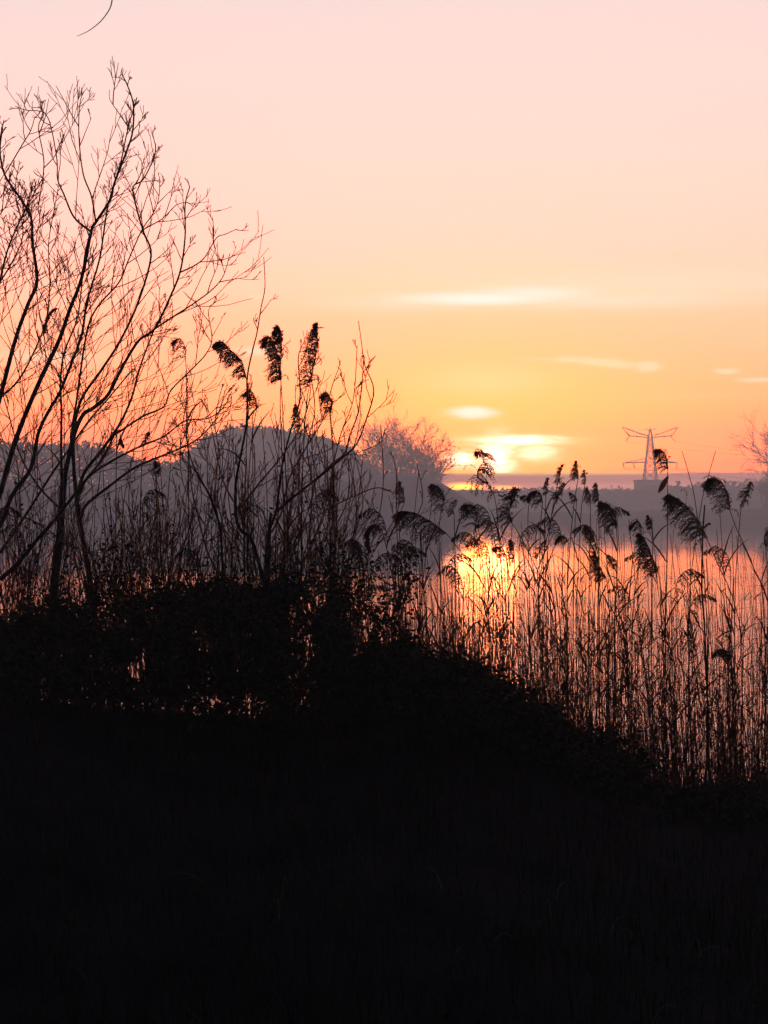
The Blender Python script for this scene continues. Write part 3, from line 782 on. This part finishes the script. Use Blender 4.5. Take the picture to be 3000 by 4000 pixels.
HEROES = [
 ('reed with the large combed head left of the sun glint, tip pointing left', [(1745, 2085), (1700, 2050), (1640, 2012), (1590, 1998), (1555, 2003)], [(1830, 2195), (1920, 2340), (2040, 2560)], 9.6, dict(n_=90, strand=.52)),
 ('reed bending over in front of the sun with a curled tip', [(1930, 1935), (1905, 1890), (1868, 1868), (1868, 1835), (1888, 1800), (1884, 1770), (1862, 1764)], [(1940, 1990), (1950, 2120), (1965, 2400)], 9.8, dict(n_=60, strand=.36, side=1)),
 ('reed with ragged head hanging just below the sun', [(1858, 2062), (1862, 2010), (1848, 1975), (1815, 1972)], [(1852, 2140), (1850, 2400)], 10.0, dict(n_=44, strand=.7)),
 ('reed with narrow dark head right of the large combed head', [(1774, 2010), (1770, 1985), (1782, 1955)], [(1776, 2100), (1780, 2400)], 10.4, dict(n_=20, strand=.5)),
 ('reed with shaggy head between the combed head and the orange trees', [(1722, 2000), (1735, 1950), (1722, 1910), (1690, 1892)], [(1715, 2100), (1722, 2400)], 10.2, dict(n_=46, strand=.55)),
 ('reed with a small head crossing the orange tree clump from below', [(1580, 1965), (1575, 1925), (1562, 1885)], [(1560, 2050), (1575, 2400)], 10.2, dict(n_=30, strand=.6)),
 ('tall straight reed standing left of the combed head with a bare tip', [], [(1548, 1830), (1550, 2050), (1560, 2400)], 9.7, dict(leaves=1)),
 ('reed hooked over to the left beside the bare saplings', [(1492, 2075), (1470, 2050), (1448, 2060), (1440, 2100), (1446, 2150)], [(1505, 2120), (1530, 2240), (1550, 2450)], 9.4, dict(n_=50, strand=.35)),
 ('reed with a blurred bushy head at the right flank of the shrub', [(1405, 2200), (1412, 2150), (1395, 2115)], [(1405, 2300), (1410, 2450)], 9.6, dict(n_=46, strand=.7)),
 ('reed with twin upright tufts right of the sun', [(2000, 2045), (1990, 1990), (2008, 1945), (2015, 1912)], [(2030, 2090), (2100, 2230), (2170, 2400)], 9.7, dict(n_=60, strand=.5)),
 ('small hooked reed head right of the twin tufts', [(2068, 1960), (2055, 1937), (2036, 1940)], [(2062, 2050), (2070, 2400)], 10.8, dict(n_=24, strand=.6)),
 ('reed with a round curled head left of the upright pair', [(2120, 1965), (2112, 1930), (2085, 1918), (2068, 1950)], [(2112, 2050), (2105, 2300), (2100, 2450)], 10.0, dict(n_=44, strand=.5)),
 ('slim upright reed head, left of the upright pair', [(2133, 1932), (2138, 1900), (2143, 1868)], [(2128, 2050), (2120, 2400)], 10.5, dict(n_=26, strand=.35)),
 ('slim upright reed head, right of the upright pair, reaching over the bank', [(2180, 1888), (2188, 1850), (2198, 1818)], [(2158, 1990), (2140, 2150), (2125, 2400)], 10.2, dict(n_=34, strand=.35)),
 ('slanting reed head under the upright pair', [(2170, 1955), (2185, 1920), (2203, 1890)], [(2150, 2040), (2110, 2250), (2105, 2450)], 10.6, dict(n_=30, strand=.4)),
 ('conical dark reed head against the yellow sky right of the sun', [(2258, 1872), (2257, 1840), (2252, 1805)], [(2240, 1990), (2222, 2200), (2215, 2450)], 10.0, dict(n_=42, strand=.5)),
 ('short stubby reed head right beside the conical one', [(2286, 1886), (2286, 1860), (2284, 1836)], [(2270, 2000), (2258, 2250), (2250, 2450)], 10.3, dict(n_=26, strand=.4)),
 ('tiny forked reed head below the conical one', [(2252, 1962), (2248, 1940), (2228, 1924)], [(2244, 2100), (2240, 2400)], 11.0, dict(n_=24, strand=.6)),
 ('left of two thick reed heads hanging side by side', [(2306, 1960), (2304, 1930), (2294, 1904)], [(2306, 2100), (2300, 2420)], 10.3, dict(n_=34, strand=.5)),
 ('right of two thick reed heads hanging side by side', [(2338, 1958), (2336, 1925), (2330, 1890)], [(2340, 2100), (2335, 2420)], 10.1, dict(n_=36, strand=.5)),
 ('large reed head arching left above the paired low heads', [(2408, 2065), (2402, 2010), (2380, 1975), (2350, 1962)], [(2412, 2160), (2408, 2300), (2400, 2450)], 9.6, dict(n_=72, strand=.6)),
 ('reed head hooked left, low between the sun and the pylon', [(2220, 2120), (2208, 2098), (2185, 2095), (2172, 2120)], [(2218, 2200), (2214, 2450)], 10.0, dict(n_=40, strand=.5)),
 ('reed with loose small head left of the arching head', [(2325, 2120), (2312, 2080), (2290, 2055)], [(2338, 2200), (2340, 2450)], 10.2, dict(n_=40, strand=.5)),
 ('reed with broad ragged head low under the arching head', [(2368, 2262), (2345, 2215), (2325, 2160)], [(2376, 2330), (2380, 2500)], 9.8, dict(n_=54, strand=.5)),
 ('reed with small head right of the broad ragged head', [(2408, 2222), (2405, 2190), (2380, 2168)], [(2408, 2300), (2402, 2500)], 10.0, dict(n_=30, strand=.6)),
 ('reed with folded head just above the orange reflection', [(1978, 2178), (1962, 2140), (1930, 2138)], [(1985, 2250), (1985, 2500)], 10.1, dict(n_=40, strand=.6)),
 ('reed with ragged upright head right of the folded one', [(2010, 2200), (2006, 2150), (1998, 2112)], [(2008, 2290), (2006, 2500)], 10.4, dict(n_=44, strand=.45)),
 ('reed with thin slanting head over the yellow reflection', [(2096, 2182), (2112, 2145), (2130, 2112)], [(2100, 2260), (2110, 2480)], 10.3, dict(n_=24, strand=.35)),
 ('tall reed in front of the pylon with its head hooked left', [(2608, 1838), (2604, 1790), (2588, 1762), (2568, 1755)], [(2608, 2000), (2606, 2200), (2600, 2450)], 9.6, dict(n_=56, strand=.55, leafspec=[(2610, 1860, 2572, 1925, .03)])),
 ('thin reed head curling over left of the long hanging head', [(2502, 2110), (2505, 2060), (2490, 2035), (2465, 2058)], [(2490, 2250), (2470, 2450)], 9.9, dict(n_=26, strand=.45)),
 ('reed with a long dark head hanging below the faint building', [(2572, 2238), (2550, 2180), (2525, 2120), (2502, 2088)], [(2585, 2330), (2600, 2550)], 9.5, dict(n_=70, strand=.35)),
 ('reed with a small dark tuft in front of the faint building', [(2546, 2068), (2545, 2040), (2532, 2014)], [(2550, 2150), (2545, 2450)], 10.3, dict(n_=34, strand=.5)),
 ('reed with the largest head of all, right of the pylon', [(2762, 2105), (2735, 2045), (2690, 1985), (2650, 1950), (2615, 1934)], [(2800, 2195), (2870, 2360), (2900, 2600)], 9.2, dict(n_=105, strand=.46)),
 ('thick black reed stalk without head crossing the largest head', [], [(2753, 1972), (2745, 2100), (2742, 2300), (2752, 2450), (2765, 2800)], 9.0, dict(r=.006, leaves=1, leafspec=[(2748, 2065, 2770, 2042, .012), (2770, 2042, 2774, 2052, .012)])),
 ('reed with a rounded drooping head near the right edge', [(2852, 1995), (2842, 1930), (2815, 1880), (2780, 1868), (2768, 1900)], [(2875, 2060), (2940, 2210), (2985, 2400)], 9.3, dict(n_=84, strand=.42)),
 ('reed with a light feathery head, second from the right edge', [(2898, 1968), (2922, 1930), (2936, 1885)], [(2888, 2060), (2870, 2400)], 10.2, dict(n_=40, strand=.4)),
 ('dark reed head looping in at the right edge', [(2992, 2140), (2985, 2100), (3000, 2068), (3018, 2080)], [(2998, 2250), (3000, 2500)], 9.0, dict(n_=36, strand=.4, side=1)),
 ('short reed with a dark mushroom-like head low on the right', [(2858, 2578), (2840, 2545), (2815, 2536), (2790, 2556)], [(2862, 2650), (2868, 2900)], 9.2, dict(n_=50, strand=.4)),
 ('leaning bare reed spike right of the pylon, tip to the left', [], [(2664, 1762), (2690, 1850), (2720, 1990), (2760, 2400)], 10.4, dict(leaves=0)),
 ('leaning bare reed spike right of the pylon, tip to the right', [], [(2796, 1762), (2770, 1850), (2735, 2000), (2690, 2400)], 10.4, dict(leaves=0)),
 ('reed with the tallest, thickest head above the shrub', [(1098, 1490), (1096, 1430), (1100, 1360), (1098, 1300), (1085, 1275)], [(1095, 1600), (1105, 1900), (1110, 2300)], 8.9, dict(n_=110, strand=.30, dense=2.0)),
 ('reed with a head bowed left against the tallest head', [(1088, 1400), (1070, 1345), (1050, 1318), (1032, 1345)], [(1098, 1500), (1118, 1900), (1125, 2300)], 9.0, dict(n_=60, strand=.45)),
 ('reed bowed far left above the shrub, feathery tip and dark base', [(962, 1480), (942, 1410), (905, 1372), (868, 1335), (842, 1345)], [(975, 1550), (962, 1750), (955, 2250)], 8.9, dict(n_=90, strand=.32, dense=1.4)),
 ('reed with a curled head under the bowed one', [(1002, 1600), (1000, 1560), (980, 1525), (968, 1530)], [(985, 1700), (970, 1900), (965, 2250)], 9.1, dict(n_=48, strand=.6)),
 ('reed with a club-shaped head right of the tallest, thin tuft on top', [(1208, 1512), (1222, 1440), (1238, 1370), (1240, 1310), (1240, 1266)], [(1195, 1600), (1180, 1900), (1180, 2300)], 9.0, dict(n_=86, strand=.26, dense=1.6)),
 ('reed with reddish head lower right of the club-shaped one', [(1290, 1618), (1295, 1575), (1280, 1535), (1262, 1545)], [(1300, 1750), (1310, 2250)], 9.2, dict(n_=56, strand=.5)),
 ('reed with small crooked head just above the grove line', [(1172, 1675), (1170, 1625), (1158, 1585)], [(1170, 1800), (1165, 2250)], 9.3, dict(n_=44, strand=.45)),
 ('reed with a sparse bent head right of the left willow', [(725, 1405), (720, 1350), (705, 1325), (680, 1330)], [(733, 1560), (735, 1800), (740, 2300)], 9.2, dict(n_=24, strand=.6)),
 ('reed head caught among the branches of the left willow', [(228, 1205), (205, 1210), (185, 1250), (178, 1290)], [(240, 1290), (250, 1600), (250, 2300)], 9.9, dict(n_=34, strand=.4)),
 ('small upright dark reed head right of the willow trunk', [(560, 1745), (570, 1715), (582, 1690)], [(552, 1850), (545, 2300)], 9.6, dict(n_=30, strand=.35)),
 ('small hanging dark reed head left of the upright one', [(470, 1700), (478, 1725), (484, 1745)], [(462, 1680), (455, 1760), (450, 2300)], 9.6, dict(n_=26, strand=.35)),
 ('dark tufted reed head low in front of the grove, by the thin shrub', [(612, 1850), (625, 1825), (610, 1800)], [(610, 1950), (608, 2300)], 9.5, dict(n_=40, strand=.6)),
]
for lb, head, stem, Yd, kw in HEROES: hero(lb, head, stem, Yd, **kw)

# plain reeds: prototypes copied one by one
def reed_proto(i, headed):
    H = 1.0
    n0 = len(bpy.data.objects)
    root = empty('reed', (0, 0, 0), 'thin reed stalk among the crowded stems of the reed bed', 'reed', 'crowded thin reeds along the bank')
    lean = rnd.gauss(0, .10); b_ = rnd.gauss(0, .10)
    path = [Vector((lean * t_ + b_ * t_ * t_, rnd.gauss(0, .01), t_ * 2.0)) for t_ in [k / 9 for k in range(10)]]
    sb = MB(); sb.tube(path, .0030, .0014, 4); parts = [sb.build('stem', M['reed'], root)]
    if headed:
        s_ = rnd.choice((-1, -1, 1)); e = path[-1]; L = rnd.uniform(.08, .16)
        hp = catmull([e, e + Vector((s_ * L * .15, 0, L * .5)), e + Vector((s_ * L * .55, 0, L * .75)), e + Vector((s_ * L, 0, L * .6))], 4)
        pm = MB(); plume(pm, hp, Vector((s_ * .8, 0, -.4)), L, 20, .5); parts.append(pm.build('plume', M['plume'], root))
    for k in range(2):
        lm = MB(); i_ = rnd.randint(4, 8)
        reed_leaf(lm, path[i_], rnd.choice((0, math.pi)) + rnd.gauss(0, .5), rnd.uniform(.07, .18), .007, rnd.uniform(1.5, 4))
        parts.append(lm.build('leaf', M['reedleaf'], root))
    return root, parts
protos = [reed_proto(i, i % 8 == 3) for i in range(16)]
def top_limit(px):
    if px < 300: return rnd.uniform(2080, 2450)
    if px < 900: return rnd.uniform(1900, 2400)
    if px < 1500: return rnd.uniform(1800, 2300)
    return rnd.uniform(2010, 2420)
used = set()
def place(k, px, top, Yd, first):
    root, parts = protos[k]
    x = (px - 1500) / F * Yd; zt = EYE - (top - 2000) / F * Yd; zb = -0.2
    s_ = (zt - zb) / 2.0
    if first: r_ = root
    else:
        r_ = root.copy(); COL.objects.link(r_)
        for c in parts:
            d = c.copy(); COL.objects.link(d); d.parent = r_
    r_.location = (x, Yd, zb); r_.rotation_euler = (rnd.gauss(0, .02), rnd.gauss(0, .05), rnd.choice((0, math.pi)) * (rnd.random() < .35) + rnd.gauss(0, .25))
    r_.scale = (1 if s_ > .9 else .9, 1, s_)
for i in range(235):
    k = i % 16
    px = rnd.uniform(1380, 3050) if rnd.random() < .78 else rnd.uniform(-20, 1400)
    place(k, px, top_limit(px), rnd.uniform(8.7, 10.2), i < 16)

# the thousands of stems behind: one mass
def reed_bed():
    b = MB(); lf = MB()
    for i in range(2900):
        px = rnd.uniform(1300, 3080) if rnd.random() < .68 else rnd.uniform(-80, 1400)
        Yd = rnd.uniform(9.0, 12.6)
        lo = 2320 if px > 1450 else 2200
        top = lo + abs(rnd.gauss(0, 1)) * 330 if rnd.random() < .8 else rnd.uniform(2080, 2400)
        x = (px - 1500) / F * Yd; zt = EYE - (top - 2000) / F * Yd
        zt = max(zt, 1.0)
        lean = rnd.gauss(-.04, .13); b_ = rnd.gauss(0, .06)
        zb = -.15; H = zt - zb
        pts = [Vector((x - lean * H * (1 - t_) * .6 + b_ * math.sin(t_ * 3) * .4, Yd + rnd.gauss(0, .008), zb + H * t_)) for t_ in (0, .3, .55, .75, .9, 1)]
        b.tube(pts, rnd.uniform(.0014, .0026), .0008, 3)
        for _ in range(rnd.randint(1, 3)):
            q = pts[rnd.randint(2, 4)]
            reed_leaf(b, q, rnd.choice((0, math.pi)) + rnd.gauss(0, .5), rnd.uniform(.04, .15), rnd.uniform(.004, .008), rnd.uniform(1.0, 4))
        if rnd.random() < .3:   # broken side shoots
            q = pts[rnd.randint(2, 4)]
            b.tube([q, q + Vector((rnd.gauss(0, .1), 0, rnd.gauss(.02, .08)))], .0014, .001, 3)
    for i in range(1300):
        px = rnd.uniform(1500, 3080); Yd = rnd.uniform(9.0, 10.5)
        top = interp(CONT, px) - abs(rnd.gauss(0, 1)) * 150
        x = (px - 1500) / F * Yd; zt = EYE - (top - 2000) / F * Yd; lean = rnd.gauss(0, .2)
        b.tube([Vector((x - lean * .5, Yd, -.1)), Vector((x - lean * .2, Yd, zt * .6)), Vector((x, Yd, zt))], .0028, .0012, 3)
        reed_leaf(b, Vector((x - lean * .1, Yd, zt * .8)), rnd.choice((0, math.pi)) + rnd.gauss(0, .6), rnd.uniform(.05, .16), rnd.uniform(.005, .010), rnd.uniform(.3, 3))
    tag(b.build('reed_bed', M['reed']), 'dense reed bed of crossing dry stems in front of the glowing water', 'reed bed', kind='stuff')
reed_bed()

def undergrowth():
    b = MB()
    for i in range(480):
        px = rnd.uniform(-80, 1420); Yd = rnd.uniform(8.6, 9.6)
        top = rnd.uniform(2060, 2400) if rnd.random() < .75 else rnd.uniform(1850, 2150)
        if px > 1300: top += 120
        lean = rnd.gauss(0, 130)
        pts = limb_pts([(px - lean, 2720), (px - lean * .6 + rnd.gauss(0, 15), (top + 2720) / 2 + 80), (px - lean * .2 + rnd.gauss(0, 18), (top * 2 + 2720) / 3), (px + rnd.gauss(0, 10), top)], Yd)
        b.tube(pts, rnd.uniform(.0022, .0042), .0012, 4)
        twigs(b, pts, 4.5, .22, .0016, 0, .4)
        for _ in range(rnd.choice((0, 0, 0, 7))):
            q = pts[rnd.randint(len(pts) // 2, len(pts) - 1)] + Vector((rnd.gauss(0, .03), rnd.gauss(0, .03), rnd.gauss(0, .03)))
            z_ = rnd.uniform(.012, .026)
            b.leaf(q, Vector((rnd.gauss(0, 1), rnd.gauss(0, .5), rnd.gauss(-.3, .7))).normalized(), Vector((rnd.gauss(0, .6), -1, rnd.gauss(0, .6))).normalized(), z_, z_ * .55)
    tag(b.build('undergrowth', M['cane']), 'tangled dark undergrowth of twigs between the bare trees and the brambles', 'undergrowth', kind='stuff')
undergrowth()

# ------------------------------------------------------------------ brambles on the bank
def bush(px, Yd, wpx, label, n_=2600, top_py=None, bot=None, lsz=(.011, .030), thin=0.0):
    root = empty('bramble_bush', P(px, 2000, Yd) * 1, label, 'bush', 'brambles along the bank')
    c = root.location; c.z = ground(c.x, c.y)
    root.location = c
    lb = MB(); cb = MB(); anchors = []
    for k in range(max(10, int(wpx / 16))):
        qx = px + rnd.gauss(0, wpx * .45)
        ty = (top_py or interp(CONT, qx)) + abs(rnd.gauss(0, 1)) * 80 - rnd.uniform(0, 50)
        y = Yd + rnd.gauss(0, .22)
        x0 = (qx - 1500 + rnd.gauss(0, 60)) / F * y
        p0 = Vector((x0, y, ground(x0, y) - .05))
        p2 = P(qx, ty, y)
        s_ = rnd.gauss(0, .14)
        pts = catmull([p0, p0.lerp(p2, .5) + Vector((s_, rnd.gauss(0, .06), .05)), p2, p2 + Vector((s_ * .8 + rnd.gauss(0, .05), rnd.gauss(0, .05), -abs(s_) * .4))], 4)
        cb.tube(pts, .0035, .0015, 4)
        anchors += pts[3:]
    cb.build('canes', M['cane'], root)
    for k in range(int(n_ * (1.75 if px < 1300 else 1.9))):
        if rnd.random() < .5:
            q = rnd.choice(anchors) + Vector((rnd.gauss(0, .035), rnd.gauss(0, .05), rnd.gauss(0, .03)))
        else:
            qx = px + rnd.uniform(-1, 1) * wpx * .62
            y = Yd + rnd.gauss(0, .25)
            ct = interp(CONT, qx) + 25 if top_py is None else top_py + 10
            lump = noise.noise(Vector((qx * .009, Yd, 2))) * 60 + noise.noise(Vector((qx * .03, Yd, 9))) * 34
            bt = (bot or interp(CREST, qx) + 60)
            q = P(qx, ct + lump + (bt - ct - lump) * rnd.random() ** 1.15, y)
        # openings through the upper growth
        qpx, qpy = 1500 + q.x / q.y * F, 2000 + (EYE - q.z) / q.y * F
        hole = noise.noise(Vector((q.x * 11, 1.5, q.z * 9))) + .5 * noise.noise(Vector((q.x * 26, 3.5, q.z * 20)))
        lim = (.29 - thin) + max(0, (qpy - interp(CONT, qpx) - 60) / 420) * .6
        if qpx > 1450: lim += .12
        elif 280 < qpx: lim -= .22 if qpy < 2690 else -.14
        if hole > lim: continue
        d = Vector((rnd.gauss(0, 1), rnd.gauss(0, .6), rnd.gauss(-.2, .8))).normalized()
        u = Vector((rnd.gauss(0, .7), -1, rnd.gauss(.3, .7))).normalized()
        s_ = rnd.uniform(*lsz)
        lb.leaf(q, d, u, s_, s_ * rnd.uniform(.4, .62))
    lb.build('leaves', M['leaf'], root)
    return root
BUSH = [
 (-60, 7.5, 260, 'dark bramble bush at the left edge of the bank', 3000, {}),
 (160, 7.3, 240, 'dark bramble bush around the foot of the willow trunk', 3000, {}),
 (400, 7.6, 240, 'open bramble bush right of the willow trunk with light showing through', 2300, {'thin': .1}),
 (610, 7.4, 240, 'bramble bush left of the dark hump, pierced by many bright gaps', 2600, {'thin': .06}),
 (800, 7.3, 220, 'bramble bush forming the left end of the dark hump', 3000, {}),
 (990, 7.4, 220, 'bramble bush at the top of the dark hump under the forked shrub', 3300, {}),
 (1170, 7.3, 220, 'bramble bush right of the hump top', 3000, {'thin': .05}),
 (1350, 7.4, 220, 'bramble bush where the dark outline begins to fall right', 3200, {}),
 (1540, 7.3, 220, 'bramble bush on the slope below the sun glint, upper left part', 3200, {}),
 (1740, 7.4, 220, 'bramble bush directly under the brightest reflection', 3200, {}),
 (1940, 7.3, 220, 'bramble bush halfway down the falling outline', 3200, {}),
 (2140, 7.4, 220, 'bramble bush two thirds down the falling outline', 3000, {}),
 (2330, 7.3, 200, 'bramble bush near the foot of the falling outline', 3000, {}),
 (2520, 7.4, 220, 'low bramble bush at the foot of the slope under the reeds', 2400, {}),
 (2740, 7.3, 240, 'low bramble bush under the thick black reed stalk', 2200, {}),
 (2960, 7.4, 240, 'low bramble bush in the lower right at the frame edge', 2400, {}),
]
for px, Yd, w_, lb, n_, kw in BUSH: bush(px, Yd, w_, lb, n_, **kw)
# leafy sprays reaching above the mass
def spray(px, py, h_, w_, label, n_=240, Yd=8.2):
    root = empty('leafy_spray', P(px, 2600, Yd), label, 'spray', 'leafy shoots above the brambles')
    cb = MB(); lb = MB()
    for k in range(6):
        tx, ty = px + rnd.uniform(-w_, w_), py + rnd.uniform(0, h_ * .5)
        pts = limb_pts([(px + rnd.gauss(0, 25), 2650), (px + rnd.gauss(0, 30), 2450), ((tx + px) / 2, (py + h_ + 2450) / 2 - 50), (tx, ty)], Yd + rnd.gauss(0, .1))
        cb.tube(pts, .003, .0012, 4)
        m_ = len(pts)
        for _ in range(n_ // 6):
            q = pts[rnd.randint(int(m_ * .5), m_ - 1)] + Vector((rnd.gauss(0, .05), rnd.gauss(0, .04), rnd.gauss(0, .05)))
            s_ = rnd.uniform(.012, .028)
            lb.leaf(q, Vector((rnd.gauss(0, 1), rnd.gauss(0, .5), rnd.gauss(-.2, .7))).normalized(), Vector((rnd.gauss(0, .6), -1, rnd.gauss(0, .6))).normalized(), s_, s_ * .5)
    cb.build('canes', M['cane'], root); lb.build('leaves', M['leaf'], root)
for a in [(1435, 2170, 130, 50, 'leafy shoot right of the shrub, beside the hooked reed'),
          (1560, 2195, 90, 60, 'leafy shoot farthest right, over the orange water'),
          (1300, 2080, 200, 90, 'leafy shoot on the right side of the forked shrub', 260),
          (1190, 2200, 160, 80, 'leafy shoot below the fork of the shrub', 260),
          (480, 2180, 180, 120, 'leafy shoot between the willow trunk and the thin shrub', 420),
          (650, 2280, 130, 90, 'leafy shoot left of the thin shrub foot', 260),
          (120, 2330, 110, 90, 'leafy shoot left of the willow trunk', 260),
          (870, 2260, 110, 90, 'leafy shoot at the foot of the thin shrub', 260)]:
    spray(*a)

# ------------------------------------------------------------------ grass on the near bank
gb = MB()
for _ in range(15000):
    y = rnd.uniform(4.6, 7.6); x = rnd.uniform(-2.6, 2.6) * y / 7 * 1.25
    p = Vector((x, y, ground(x, y) - .01))
    h_ = rnd.uniform(.05, .17) * (1.0 + .6 * noise.noise(Vector((x * 2, y * 2, 1)))); a = rnd.uniform(0, 6.28); l_ = rnd.uniform(.02, .10)
    d = Vector((math.cos(a), math.sin(a), 0))
    gb.ribbon([p, p + d * l_ * .25 + Vector((0, 0, h_ * .6)), p + d * l_ + Vector((0, 0, h_))], [.004, .0032, .0006], Vector((-d.y, d.x, 0)).cross(Vector((0, 0, 1))) + Vector((0, .3, 0)))
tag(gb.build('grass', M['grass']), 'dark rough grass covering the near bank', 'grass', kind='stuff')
pg = MB()
for _ in range(40):
    y = rnd.uniform(4.8, 5.9); x = rnd.uniform(-1.6, 1.6) * y / 6
    if noise.noise(Vector((x * 1.5, y * 1.5, 8))) < 0: continue
    p = Vector((x, y, ground(x, y) - .01)); a = rnd.uniform(0, 6.28); d = Vector((math.cos(a), math.sin(a) * .5, 0)); h_ = rnd.uniform(.04, .1); l_ = rnd.uniform(.05, .16)
    pg.tube(catmull([p, p + d * l_ * .3 + Vector((0, 0, h_ * .8)), p + d * l_ * .7 + Vector((0, 0, h_)), p + d * l_ + Vector((0, 0, h_ * .75))], 3), .0014, .0005, 3)
tag(pg.build('dead_grass', M['deadgrass']), 'scattered pale dead grass stems low on the near bank', 'grass', kind='stuff')
def straw(pts, label, Yd):
    b = MB(); b.tube(limb_pts(pts, Yd), .0022, .0010, 4)
    tag(b.build('dry_stalk', M['drygrass']), label, 'stalk', 'pale dry stalks on the near bank')
straw([(2130, 3960), (2190, 3860), (2270, 3790), (2350, 3768)], 'longest pale dry stalk arching at the bottom right', 5.5)
straw([(1240, 3990), (1290, 3945), (1350, 3930), (1415, 3938)], 'pale dry stalk arching low at the bottom centre', 5.4)
straw([(484, 3930), (488, 3860), (500, 3800)], 'short upright pale stalk at the bottom left', 5.5)
straw([(840, 3800), (820, 3760), (800, 3725)], 'short pale stalk leaning left of centre near the bottom', 5.7)
